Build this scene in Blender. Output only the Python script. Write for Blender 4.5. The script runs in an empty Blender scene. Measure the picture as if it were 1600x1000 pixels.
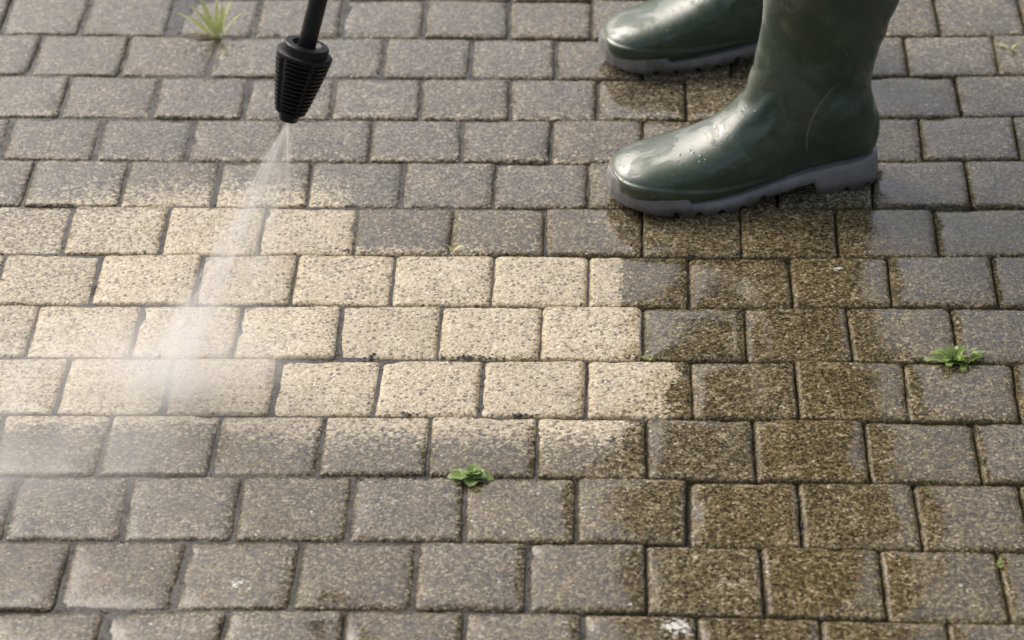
import bpy, bmesh, math, random
import numpy as np
from mathutils import Vector, Matrix, noise as mnoise

random.seed(7)
scene = bpy.context.scene
COL = scene.collection
rad = math.radians

# ------------------------------------------------------------------ camera
CAM_H = 1.6898
cam_data = bpy.data.cameras.new('camera')
cam = bpy.data.objects.new('camera', cam_data)
COL.objects.link(cam)
cam.location = (0, 0, CAM_H)
cam.matrix_world = (Matrix.Translation((0, 0, CAM_H)) @ Matrix.Rotation(rad(90 - 31.8), 4, 'X')
                    @ Matrix.Rotation(rad(-1.0026), 4, 'Z'))
cam_data.sensor_width = 36.0
cam_data.lens = 4633.14 / 1600 * 36.0
cam_data.clip_start = 0.05
cam_data.clip_end = 3000
cam_data.dof.use_dof = True
cam_data.dof.focus_distance = 3.17
cam_data.dof.aperture_fstop = 6.3
scene.camera = cam

# ------------------------------------------------------------------ sky, sun, exposure (thin bright overcast)
SUN_EL, SUN_AZ = 44.0, -46.0          # azimuth clockwise from +Y (away from the viewer); negative = to the left
world = bpy.data.worlds.new('World')
scene.world = world
world.use_nodes = True
wn, wl = world.node_tree.nodes, world.node_tree.links
wn.clear()
sky = wn.new('ShaderNodeTexSky')
sky.sky_type = 'NISHITA'
sky.sun_disc = False
sky.sun_elevation = rad(SUN_EL)
sky.sun_rotation = rad(SUN_AZ)
sky.air_density = 1.0
sky.dust_density = 7.0
sky.ozone_density = 1.0
hs = wn.new('ShaderNodeHueSaturation')
hs.inputs['Saturation'].default_value = 0.66
bg = wn.new('ShaderNodeBackground')
bg.inputs['Strength'].default_value = 0.15
wo = wn.new('ShaderNodeOutputWorld')
wl.new(sky.outputs[0], hs.inputs['Color'])
wl.new(hs.outputs[0], bg.inputs['Color'])
wl.new(bg.outputs[0], wo.inputs['Surface'])

sun_data = bpy.data.lights.new('sun', 'SUN')
sun_data.energy = 0.9
sun_data.angle = rad(50)
sun_data.color = (1.0, 0.96, 0.9)
sun = bpy.data.objects.new('sun', sun_data)
COL.objects.link(sun)
sd = Vector((math.sin(rad(SUN_AZ)) * math.cos(rad(SUN_EL)), math.cos(rad(SUN_AZ)) * math.cos(rad(SUN_EL)), math.sin(rad(SUN_EL))))
sun.rotation_euler = sd.to_track_quat('Z', 'Y').to_euler()
sun.location = sd * 20

vs = scene.view_settings
vs.view_transform = 'Standard'
vs.look = 'None'
vs.gamma = 1.0
vs.exposure = 0.33
vs.use_curve_mapping = False
scene.render.engine = 'CYCLES'
scene.cycles.use_denoising = True
scene.cycles.volume_bounces = 4
scene.cycles.volume_max_steps = 256

# ------------------------------------------------------------------ helpers
def tag(o, label=None, cat=None, group=None, kind=None):
    if label: o['label'] = label
    if cat: o['category'] = cat
    if group: o['group'] = group
    if kind: o['kind'] = kind
    return o

def empty(name, loc):
    o = bpy.data.objects.new(name, None)
    o.empty_display_size = 0.02
    o.location = loc
    COL.objects.link(o)
    return o

def mesh_obj(name, verts, faces, mat, parent=None, loc=(0, 0, 0), smooth=True):
    me = bpy.data.meshes.new(name)
    me.from_pydata([tuple(v) for v in verts], [], faces)
    if smooth:
        me.polygons.foreach_set('use_smooth', [True] * len(me.polygons))
    if mat: me.materials.append(mat)
    me.update()
    o = bpy.data.objects.new(name, me)
    o.location = loc
    COL.objects.link(o)
    if parent: o.parent = parent
    return o

class NT:
    """small wrapper to write node trees briefly"""
    def __init__(self, name):
        self.m = bpy.data.materials.new(name)
        self.m.use_nodes = True
        self.t = self.m.node_tree
        self.t.nodes.clear()
        self.out = self.t.nodes.new('ShaderNodeOutputMaterial')
    def n(self, typ, **kw):
        nd = self.t.nodes.new('ShaderNode' + typ)
        for k, v in kw.items(): setattr(nd, k, v)
        return nd
    def l(self, a, b): self.t.links.new(a, b)
    def inp(self, sock, v):
        if isinstance(v, bpy.types.NodeSocket): self.l(v, sock)
        elif v is not None: sock.default_value = v
    def math(self, op, a, b=None, c=None, clamp=False):
        nd = self.n('Math', operation=op, use_clamp=clamp)
        for s, v in zip(nd.inputs, (a, b, c)): self.inp(s, v)
        return nd.outputs[0]
    def vmath(self, op, a, b=None, scale=None):
        nd = self.n('VectorMath', operation=op)
        self.inp(nd.inputs[0], a)
        if b is not None: self.inp(nd.inputs[1], b)
        if scale is not None: self.inp(nd.inputs['Scale'], scale)
        return nd.outputs['Value'] if op in ('LENGTH', 'DOT_PRODUCT', 'DISTANCE') else nd.outputs[0]
    def noise(self, vec, scale, detail=3, rough=0.55, dist=0.0):
        nd = self.n('TexNoise')
        self.inp(nd.inputs['Vector'], vec)
        nd.inputs['Scale'].default_value = scale
        nd.inputs['Detail'].default_value = detail
        nd.inputs['Roughness'].default_value = rough
        nd.inputs['Distortion'].default_value = dist
        return nd.outputs['Fac']
    def voro(self, vec, scale, rnd=1.0):
        nd = self.n('TexVoronoi')
        self.inp(nd.inputs['Vector'], vec)
        nd.inputs['Scale'].default_value = scale
        nd.inputs['Randomness'].default_value = rnd
        return nd.outputs['Distance'], nd.outputs['Color']
    def ss(self, x, lo, hi, a=0.0, b=1.0):
        nd = self.n('MapRange', interpolation_type='SMOOTHSTEP')
        self.inp(nd.inputs[0], x)
        for s, v in zip(nd.inputs[1:5], (lo, hi, a, b)): self.inp(s, v)
        return nd.outputs[0]
    def ramp(self, x, stops):
        nd = self.n('ValToRGB')
        e = nd.color_ramp.elements
        while len(e) < len(stops): e.new(0.5)
        for k, (p, c) in enumerate(stops):
            e[k].position = p
            e[k].color = (*c, 1)
        self.inp(nd.inputs[0], x)
        return nd.outputs[0]
    def mix(self, f, a, b, mode='MIX'):
        nd = self.n('Mix', data_type='RGBA', blend_type=mode)
        self.inp(nd.inputs[0], f)
        for s, v in ((nd.inputs[6], a), (nd.inputs[7], b)):
            self.inp(s, (*v, 1) if isinstance(v, tuple) and len(v) == 3 else v)
        return nd.outputs[2]
    def attr(self, name):
        return self.n('Attribute', attribute_name=name).outputs['Fac']
    def sep(self, v):
        nd = self.n('SeparateXYZ'); self.inp(nd.inputs[0], v)
        return nd.outputs
    def pos(self): return self.n('NewGeometry').outputs['Position']
    def obj(self): return self.n('TexCoord').outputs['Object']
    def bump(self, h, strength, dist, normal=None):
        nd = self.n('Bump')
        self.inp(nd.inputs['Height'], h)
        nd.inputs['Strength'].default_value = strength
        nd.inputs['Distance'].default_value = dist
        if normal is not None: self.l(normal, nd.inputs['Normal'])
        return nd.outputs[0]
    def bsdf(self, **kw):
        b = self.n('BsdfPrincipled')
        for k, v in kw.items():
            s = b.inputs[k.replace('_', ' ')]
            self.inp(s, (*v, 1) if isinstance(v, tuple) and len(v) == 3 and s.type == 'RGBA' else v)
        self.l(b.outputs[0], self.out.inputs['Surface'])
        return self.m

# ------------------------------------------------------------------ materials
def mat_paver():
    t = NT('wet_concrete_paver')
    pos = t.pos()
    rnd = t.attr('rnd')
    off = t.n('CombineXYZ')
    for s, k in zip(off.inputs, (3.7, 9.1, 5.3)): t.l(t.math('MULTIPLY', rnd, k), s)
    co = t.vmath('ADD', pos, off.outputs[0])
    d1, c1 = t.voro(co, 340)
    g1 = t.sep(c1)[0]
    d2, c2 = t.voro(co, 560)
    g2 = t.sep(c2)[1]
    nbig = t.noise(co, 22, 5, 0.6)
    nmid = t.noise(co, 110, 4, 0.65)
    nfine = t.noise(co, 520, 2, 0.6)
    v = t.math('ADD', t.math('ADD', t.math('MULTIPLY', g1, 0.40), t.math('MULTIPLY', g2, 0.30)),
               t.math('ADD', t.math('MULTIPLY', nmid, 0.42), t.math('MULTIPLY', t.math('SUBTRACT', nbig, 0.5), 0.35)))
    v = t.math('ADD', t.math('MULTIPLY', t.math('SUBTRACT', v, 0.56), 1.5), 0.5)
    clean_c = t.ramp(v, [(0.04, (.10, .073, .042)), (0.26, (.335, .270, .165)), (0.6, (.495, .412, .275)), (0.95, (.66, .605, .485))])
    dirty_c = t.ramp(v, [(0.10, (.014, .009, .0022)), (0.36, (.068, .048, .015)), (0.6, (.140, .104, .039)), (0.80, (.225, .178, .088)), (0.97, (.38, .33, .225))])
    # algae-brown patches; grey tone with the sky's reflection painted into the uncleaned stone
    dirty_c = t.mix(t.ss(t.noise(pos, 9, 3), 0.42, 0.62, 0, 0.55), dirty_c, t.mix(1.0, dirty_c, (1.0, .97, .95), 'MULTIPLY'))
    grey = t.n('HueSaturation'); grey.inputs['Saturation'].default_value = 0.55; grey.inputs['Value'].default_value = 1.12
    t.l(dirty_c, grey.inputs['Color'])
    dirty_c = t.mix(t.attr('grey'), dirty_c, grey.outputs[0])
    # cleaned by the jet: ragged edge, grain by grain
    cl = t.math('ADD', t.attr('clean'), t.math('ADD', t.math('MULTIPLY', t.math('SUBTRACT', g1, 0.5), 0.34),
                                               t.math('MULTIPLY', t.math('SUBTRACT', nmid, 0.5), 0.9)))
    cm = t.ss(cl, 0.16, 0.80)
    col = t.mix(cm, dirty_c, clean_c)
    # per-stone brightness
    col = t.mix(1.0, col, t.ramp(rnd, [(0, (.90, .885, .87)), (0.5, (1, .99, .975)), (1, (1.05, 1.04, 1.03))]), 'MULTIPLY')
    # black pores
    dp, cp = t.voro(co, 150)
    pore = t.math('MULTIPLY', t.ss(dp, 0.18, 0.38, 1, 0), t.math('GREATER_THAN', t.sep(cp)[0], 0.66))
    col = t.mix(t.math('MULTIPLY', pore, 0.8), col, (.055, .045, .035))
    # pale quartz chips
    dq, cq = t.voro(co, 95)
    qz = t.math('MULTIPLY', t.ss(dq, 0.10, 0.2, 1, 0), t.math('GREATER_THAN', t.sep(cq)[1], 0.9))
    col = t.mix(t.math('MULTIPLY', qz, 0.7), col, (.62, .58, .50))
    # ragged white spots, and dark brown toward the stone edges
    white_spot = t.ss(t.math('ADD', t.attr('white_spot'), t.math('ADD', t.math('MULTIPLY', t.math('SUBTRACT', nmid, 0.5), 1.8), t.math('MULTIPLY', t.math('SUBTRACT', g1, 0.5), 0.6))), 0.45, 0.95)
    col = t.mix(white_spot, col, (.78, .76, .70))
    edge_tone = t.ss(t.math('ADD', t.attr('edge'), t.math('MULTIPLY', t.math('SUBTRACT', nmid, 0.5), 1.3)), 0.5, 0.95, 0, 0.65)
    col = t.mix(t.math('MULTIPLY', edge_tone, t.math('SUBTRACT', 1.0, t.math('MULTIPLY', cm, 0.45))), col, (.060, .047, .020))
    # relief
    h = t.math('ADD', t.math('MULTIPLY', d1, -0.55), t.math('ADD', t.math('MULTIPLY', nmid, 1.3), t.math('MULTIPLY', nfine, 0.5)))
    h = t.math('SUBTRACT', h, t.math('MULTIPLY', pore, 0.8))
    bn = t.bump(h, 0.95, 0.0014)
    film_n = t.bump(t.math('ADD', t.noise(co, 70, 2), t.math('MULTIPLY', nmid, 0.55)), 0.42, 0.0007)
    # water film: grains that stand proud break through it
    film = t.ss(t.math('ADD', t.math('MULTIPLY', nmid, 0.7), t.math('ADD', t.math('MULTIPLY', g1, 0.22), t.math('MULTIPLY', nbig, 0.35))), 0.62, 0.84, 1.0, 0.30)
    film = t.math('MULTIPLY', film, t.math('MULTIPLY', t.attr('wet'), t.ss(t.attr('edge'), 0.0, 0.6, 1.0, 0.25)))
    return t.bsdf(Base_Color=col, Roughness=0.7, Specular_IOR_Level=0.12, Normal=bn,
                  Coat_Weight=film, Coat_Roughness=0.11, Coat_IOR=1.68, Coat_Normal=film_n)

def mat_bed():
    t = NT('wet_joint_grit')
    pos = t.pos()
    d, c = t.voro(pos, 500)
    v = t.math('ADD', t.math('MULTIPLY', t.sep(c)[0], 0.6), t.math('MULTIPLY', t.noise(pos, 60, 4), 0.5))
    col = t.ramp(v, [(0.2, (.012, .010, .008)), (0.6, (.045, .038, .028)), (0.95, (.12, .10, .08))])
    moss = t.ss(t.noise(pos, 14, 3), 0.56, 0.68, 0, 0.55)
    col = t.mix(moss, col, (.035, .040, .010))
    nz = t.noise(pos, 130, 4, 0.65)
    bn = t.bump(t.math('ADD', d, nz), 0.7, 0.002)
    pool = t.math('MULTIPLY', t.attr('wet'), t.ss(t.math('ADD', nz, t.math('MULTIPLY', t.noise(pos, 24, 3), 0.6)), 0.68, 1.08, 1.0, 0.05))
    return t.bsdf(Base_Color=col, Roughness=0.8, Specular_IOR_Level=0.2, Normal=bn, Coat_Weight=pool, Coat_Roughness=0.08, Coat_IOR=1.5, Coat_Normal=t.bump(t.noise(pos, 90, 3), 0.3, 0.001))

def mat_rubber():
    t = NT('wet_green_rubber')
    pos = t.obj()
    n1 = t.noise(pos, 14, 4)
    n2 = t.noise(pos, 60, 4, 0.6)
    col = t.ramp(n1, [(0.3, (.032, .054, .030)), (0.7, (.047, .074, .042))])
    # dried splash specks and thin mud streaks
    d, c = t.voro(pos, 85)
    sp = t.math('MULTIPLY', t.ss(d, 0.06, 0.13, 1, 0), t.math('GREATER_THAN', t.sep(c)[0], 0.93))
    col = t.mix(t.math('MULTIPLY', sp, 0.7), col, (.20, .15, .08))
    dust = t.ss(t.noise(pos, 26, 5, 0.65, 0.4), 0.55, 0.75, 0, 0.30)
    col = t.mix(dust, col, (.08, .115, .09))
    zz = t.sep(pos)[2]
    mud = t.math('MULTIPLY', t.ss(t.math('ADD', zz, t.math('MULTIPLY', t.noise(pos, 40, 4), 0.06)), 0.045, 0.085, 1, 0), t.ss(t.noise(pos, 90, 4, 0.7), 0.5, 0.62))
    col = t.mix(t.math('MULTIPLY', mud, 0.3), col, (.12, .095, .05))
    rough = t.math('ADD', t.ss(n2, 0.35, 0.7, 0.30, 0.50), t.math('MULTIPLY', dust, 0.5))
    xs = t.sep(pos)
    hd = t.math('SQRT', t.math('ADD', t.math('POWER', t.math('SUBTRACT', xs[0], 0.025), 2.0), t.math('POWER', t.math('SUBTRACT', xs[2], 0.078), 2.0)))
    seam = t.math('MULTIPLY', t.ss(t.math('ABSOLUTE', t.math('SUBTRACT', hd, 0.075)), 0.0004, 0.0012, 1, 0), t.math('MULTIPLY', t.ss(xs[0], 0.06, 0.075), t.ss(xs[2], 0.056, 0.07)))
    col = t.mix(t.math('MULTIPLY', seam, 0.55), col, (.17, .20, .16))
    dd, cd = t.voro(pos, 150)
    drop = t.math('MULTIPLY', t.ss(dd, 0.12, 0.32, 1, 0), t.math('GREATER_THAN', t.sep(cd)[1], 0.80))
    h = t.math('ADD', t.math('MULTIPLY', n2, 0.35), t.math('MULTIPLY', drop, 0.5))
    bn = t.bump(h, 0.35, 0.0012)
    wet = t.ss(t.noise(pos, 22, 5, 0.62, 0.8), 0.44, 0.54, 0.12, 1.0)
    return t.bsdf(Base_Color=col, Roughness=rough, Normal=bn, Coat_Weight=wet, Coat_Roughness=0.19, Coat_IOR=1.5, Coat_Normal=t.bump(t.math('ADD', t.math('MULTIPLY', wet, 0.6), t.math('ADD', t.math('MULTIPLY', drop, 0.8), n2)), 0.4, 0.0014))

def mat_sole():
    t = NT('grey_sole_rubber')
    pos = t.obj()
    n = t.noise(pos, 30, 5, 0.6)
    col = t.ramp(n, [(0.3, (.15, .145, .138)), (0.7, (.23, .222, .212))])
    d, c = t.voro(pos, 70)
    sp = t.math('MULTIPLY', t.ss(d, 0.08, 0.2, 1, 0), t.math('GREATER_THAN', t.sep(c)[0], 0.85))
    col = t.mix(t.math('MULTIPLY', sp, 0.6), col, (.05, .042, .03))
    z = t.sep(pos)[2]
    mud = t.ss(t.math('ADD', z, t.math('MULTIPLY', t.math('SUBTRACT', n, 0.5), 0.02)), 0.003, 0.016, 0.75, 0)
    col = t.mix(mud, col, (.06, .048, .03))
    grime = t.ss(t.noise(pos, 55, 5, 0.7, 0.5), 0.52, 0.68, 0, 0.55)
    col = t.mix(grime, col, (.07, .06, .045))
    return t.bsdf(Base_Color=col, Roughness=t.ss(n, 0.3, 0.7, 0.28, 0.5), Normal=t.bump(n, 0.2, 0.001), Coat_Weight=0.3, Coat_Roughness=0.15)

def mat_plastic(name, c, rough):
    t = NT(name)
    pos = t.obj()
    n = t.noise(pos, 120, 4)
    col = t.mix(t.ss(n, 0.45, 0.75, 0, 0.5), c, tuple(min(1, k * 1.8 + .004) for k in c))
    return t.bsdf(Base_Color=col, Roughness=t.ss(n, 0.3, 0.7, rough - .08, rough + .12), Normal=t.bump(n, 0.3, 0.0006), Specular_IOR_Level=0.32)

def mat_leaf(name, a, b):
    t = NT(name)
    pos = t.pos()
    n = t.noise(pos, 160, 3)
    col = t.ramp(n, [(0.3, a), (0.7, b)])
    m = t.bsdf(Base_Color=col, Roughness=0.42, Normal=t.bump(t.noise(pos, 420, 2), 0.4, 0.001))
    bs = [x for x in t.t.nodes if x.type == 'BSDF_PRINCIPLED'][0]
    tr = t.n('BsdfTranslucent'); t.l(col, tr.inputs[0])
    mx = t.n('MixShader'); mx.inputs[0].default_value = 0.3
    t.l(bs.outputs[0], mx.inputs[1]); t.l(tr.outputs[0], mx.inputs[2]); t.l(mx.outputs[0], t.out.inputs['Surface'])
    return m

def mat_plain(name, c, rough=0.8, scale=200, amp=0.5):
    t = NT(name)
    n = t.noise(t.pos(), scale, 4)
    col = t.mix(t.ss(n, 0.3, 0.7), tuple(k * (1 - amp) for k in c), tuple(min(1, k * (1 + amp)) for k in c))
    return t.bsdf(Base_Color=col, Roughness=rough, Normal=t.bump(n, 0.3, 0.001))

M_PAVER, M_BED, M_RUBBER, M_SOLE = mat_paver(), mat_bed(), mat_rubber(), mat_sole()
M_BLACK = mat_plastic('black_plastic', (.007, .007, .0075), 0.38)
M_TUBE = mat_plastic('black_lance_tube', (.014, .014, .015), 0.42)
M_LEAF = mat_leaf('weed_leaf', (.21, .31, .06), (.36, .48, .13))
M_LEAF2 = mat_leaf('rosette_leaf', (.24, .34, .10), (.40, .50, .21))
M_BLADE = mat_leaf('grass_blade', (.46, .50, .13), (.74, .75, .38))
M_STRAW = mat_leaf('dry_blade', (.26, .22, .09), (.36, .31, .15))
M_MOSS = mat_leaf('moss', (.05, .07, .012), (.12, .14, .03))
M_GRIT = mat_plain('dark_grit', (.035, .03, .028), 0.6)
M_PALE = mat_plain('pale_grit', (.55, .52, .46), 0.6)

# ------------------------------------------------------------------ paving: measured courses, in the paving's own axes (mm)
COURSE_LINES = [[(-816.3, 3540.4), (-474.5, 3525.1), (-137.3, 3517.7), (197.3, 3523.8), (531.7, 3537.5)], [(-794.7, 3420.5), (-462.4, 3410.0), (-133.8, 3407.0), (192.5, 3407.6), (518.4, 3421.0)], [(-773.9, 3304.9), (-450.4, 3297.0), (-130.2, 3294.5), (187.9, 3297.1), (505.4, 3306.7)], [(-753.6, 3191.8), (-438.7, 3186.3), (-126.7, 3184.2), (183.4, 3187.0), (493.0, 3198.1)], [(-734.3, 3084.4), (-427.5, 3079.5), (-123.3, 3077.8), (178.9, 3079.3), (480.3, 3087.0)], [(-713.8, 2970.3), (-416.0, 2970.5), (-119.8, 2969.2), (174.5, 2972.4), (467.6, 2975.5)], [(-694.2, 2860.9), (-404.4, 2861.4), (-116.4, 2860.5), (169.9, 2859.6), (454.9, 2864.3)], [(-674.6, 2751.9), (-393.1, 2754.1), (-113.0, 2753.5), (165.4, 2753.0), (442.6, 2756.5)], [(-655.4, 2645.1), (-381.7, 2646.2), (-109.5, 2644.7), (161.0, 2644.5), (429.6, 2643.1)], [(-635.9, 2536.9), (-370.1, 2535.8), (-106.0, 2536.0), (156.4, 2533.8), (416.9, 2531.6)], [(-615.8, 2424.7), (-358.6, 2427.4), (-102.6, 2429.0), (151.8, 2422.8), (404.3, 2421.0)], [(-596.1, 2315.2), (-347.0, 2317.0), (-99.1, 2317.7), (147.3, 2313.3), (391.3, 2307.8)], [(-575.7, 2201.5), (-335.4, 2207.5), (-95.6, 2209.5), (142.7, 2203.7), (378.6, 2196.0)]]
COURSE_JOINTS = [[(-797, -795), (-691, -692), (-579, -577), (-465, -467), (-358, -356), (-249, -248), (-140, -138), (-32, -32), (413, 413)], [(-738, -738), (-623, -623), (-511, -511), (-294, -293), (-184, -184), (-78, -76), (32, 33), (365, 363), (478, 475)], [(-683, -680), (-570, -567), (-458, -455), (-350, -347), (-242, -239), (-132, -129), (-24, -24), (85, 85), (419, 418)], [(-737, -733), (-624, -622), (-512, -511), (-403, -400), (-296, -293), (-186, -183), (-78, -78), (32, 30), (365, 362), (479, 476)], [(-690, -688), (-577, -576), (-468, -466), (-360, -357), (-250, -249), (-142, -142), (-32, -32), (301, 295), (410, 407)], [(-626, -624), (-515, -514), (-404, -403), (-297, -295), (-186, -187), (-81, -79), (31, 30), (142, 141), (251, 249), (363, 361)], [(-687, -685), (-577, -575), (-464, -464), (-356, -356), (-246, -245), (-136, -136), (-30, -30), (81, 80), (193, 193), (302, 300), (417, 415)], [(-630, -629), (-517, -516), (-407, -407), (-298, -296), (-189, -188), (-79, -80), (29, 29), (140, 139), (250, 251), (362, 363)], [(-579, -580), (-468, -465), (-358, -357), (-247, -249), (-139, -140), (-30, -30), (79, 80), (189, 189), (303, 300), (417, 414)], [(-632, -626), (-519, -520), (-406, -407), (-298, -298), (-189, -188), (-80, -78), (32, 33), (141, 141), (253, 253), (365, 365)], [(-596, -594), (-483, -479), (-371, -369), (-260, -259), (-150, -146), (-38, -37), (73, 70), (181, 181), (295, 296)], [(-524, -525), (-412, -414), (-302, -303), (-189, -189), (-83, -81), (30, 30), (140, 141), (253, 253), (365, 367)], [(-476, -478), (-361, -365), (-251, -252), (-139, -141), (-30, -31), (77, 77), (191, 191), (307, 310)]]

PAVE_ROT = rad(2.3548)
_c, _s = math.cos(PAVE_ROT), math.sin(PAVE_ROT)
def to_world(xp, yp): return (_c * xp + _s * yp, -_s * xp + _c * yp)

PITCH = 109.9
N_MEASURED = len(COURSE_LINES)
ROW_MIN, ROW_MAX = -24, 30
rr = random.Random(11)
_line_jit = {i: rr.uniform(-1.5, 1.5) for i in range(ROW_MIN - 2, ROW_MAX + 3)}
def course_y(i, x):
    """far edge of course i at x (mm)"""
    if 0 <= i < N_MEASURED:
        L = COURSE_LINES[i]
        return float(np.interp(x, [p[0] for p in L], [p[1] for p in L]))
    if i < 0:
        return course_y(0, x) - i * PITCH + _line_jit[i]
    return course_y(N_MEASURED - 1, x) - (i - N_MEASURED + 1) * PITCH + _line_jit[i]

X_MIN, X_MAX = -3300, 3300
def course_joints(i):
    """(x at far edge, x at near edge) of every cross joint of course i"""
    if 0 <= i < len(COURSE_JOINTS):
        js = []
        for a, b in COURSE_JOINTS[i]:
            if js:
                n = round((a - js[-1][0]) / 110.0)
                for k in range(1, n):           # joints hidden behind the boots and the lance
                    f = k / n
                    js.append((js[-k][0] * 1.0 + (a - js[-k][0]) * f if k == 1 else base[0] + (a - base[0]) * f,
                               base[1] + (b - base[1]) * f) if k > 1 else
                              (js[-1][0] + (a - js[-1][0]) * f, js[-1][1] + (b - js[-1][1]) * f))
                    if k == 1: base = js[-2]
            js.append((a, b))
    else:
        x0 = rr.uniform(-90, 10) if i % 2 else rr.uniform(-30, 60)
        js = [(x0, x0 + rr.uniform(-2, 2))]
    while js[0][0] > X_MIN:
        w = PITCH + rr.gauss(0, 2); js.insert(0, (js[0][0] - w, js[0][1] - w + rr.uniform(-1, 1)))
    while js[-1][0] < X_MAX:
        w = PITCH + rr.gauss(0, 2); js.append((js[-1][0] + w, js[-1][1] + w + rr.uniform(-1, 1)))
    return js

def sstep(a, b, x):
    t = min(1.0, max(0.0, (x - a) / (b - a)))
    return t * t * (3 - 2 * t)

def clean_at(x, y, i):
    """how far the jet has washed the dirt off, paving mm; i = course number"""
    left = 0.62 + 0.38 * sstep(-720, -440, x)
    if i == 5:
        v = 1 - sstep(-302, -292, x)
        return max(v * (0.56 + 0.44 * sstep(-660, -380, x)) * (1 - .22 * sstep(2925, 2975, y)), 0.60 * (1 - sstep(2860, 2895, y)) * (1 - sstep(-190, -90, x)))
    if i == 6: return left * (1 - sstep(1, 11, x + 6 * mnoise.noise((x * .05, y * .05, 0))))
    if i == 7: return left * (1 - sstep(26, 32, x))
    if i == 8: return left * (1 - sstep(40, 72, x + 22 * mnoise.noise((x * .03, y * .03, 5))))
    if i == 9:
        reach = 2485 if x > -330 else 2485 + 40 * sstep(-330, -420, x)
        return 0.85 * sstep(reach - 45, 2545, y) * (1 - sstep(0, 28, x))
    if i == 4: return 0.70 * (1 - sstep(2965, 3075, y + 16 * mnoise.noise((x * .012, 0, 9)))) * (1 - sstep(-330, -285, x)) * (0.35 + 0.65 * sstep(-720, -520, x))
    if i in (2, 3): return 0.30 * (1 - sstep(0, 34, y - course_y(i + 1, x))) * (1 - sstep(100, 300, x))
    return 0.0

WHITE_SPOTS = [((59, 2187), 19), ((-358, 2247), 6), ((-75, 2335), 5), ((172, 2554), 6), ((276, 2581), 7), ((-420, 2330), 4), ((250, 2830), 6)]  # white spots on the stones: centre and radius

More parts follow.
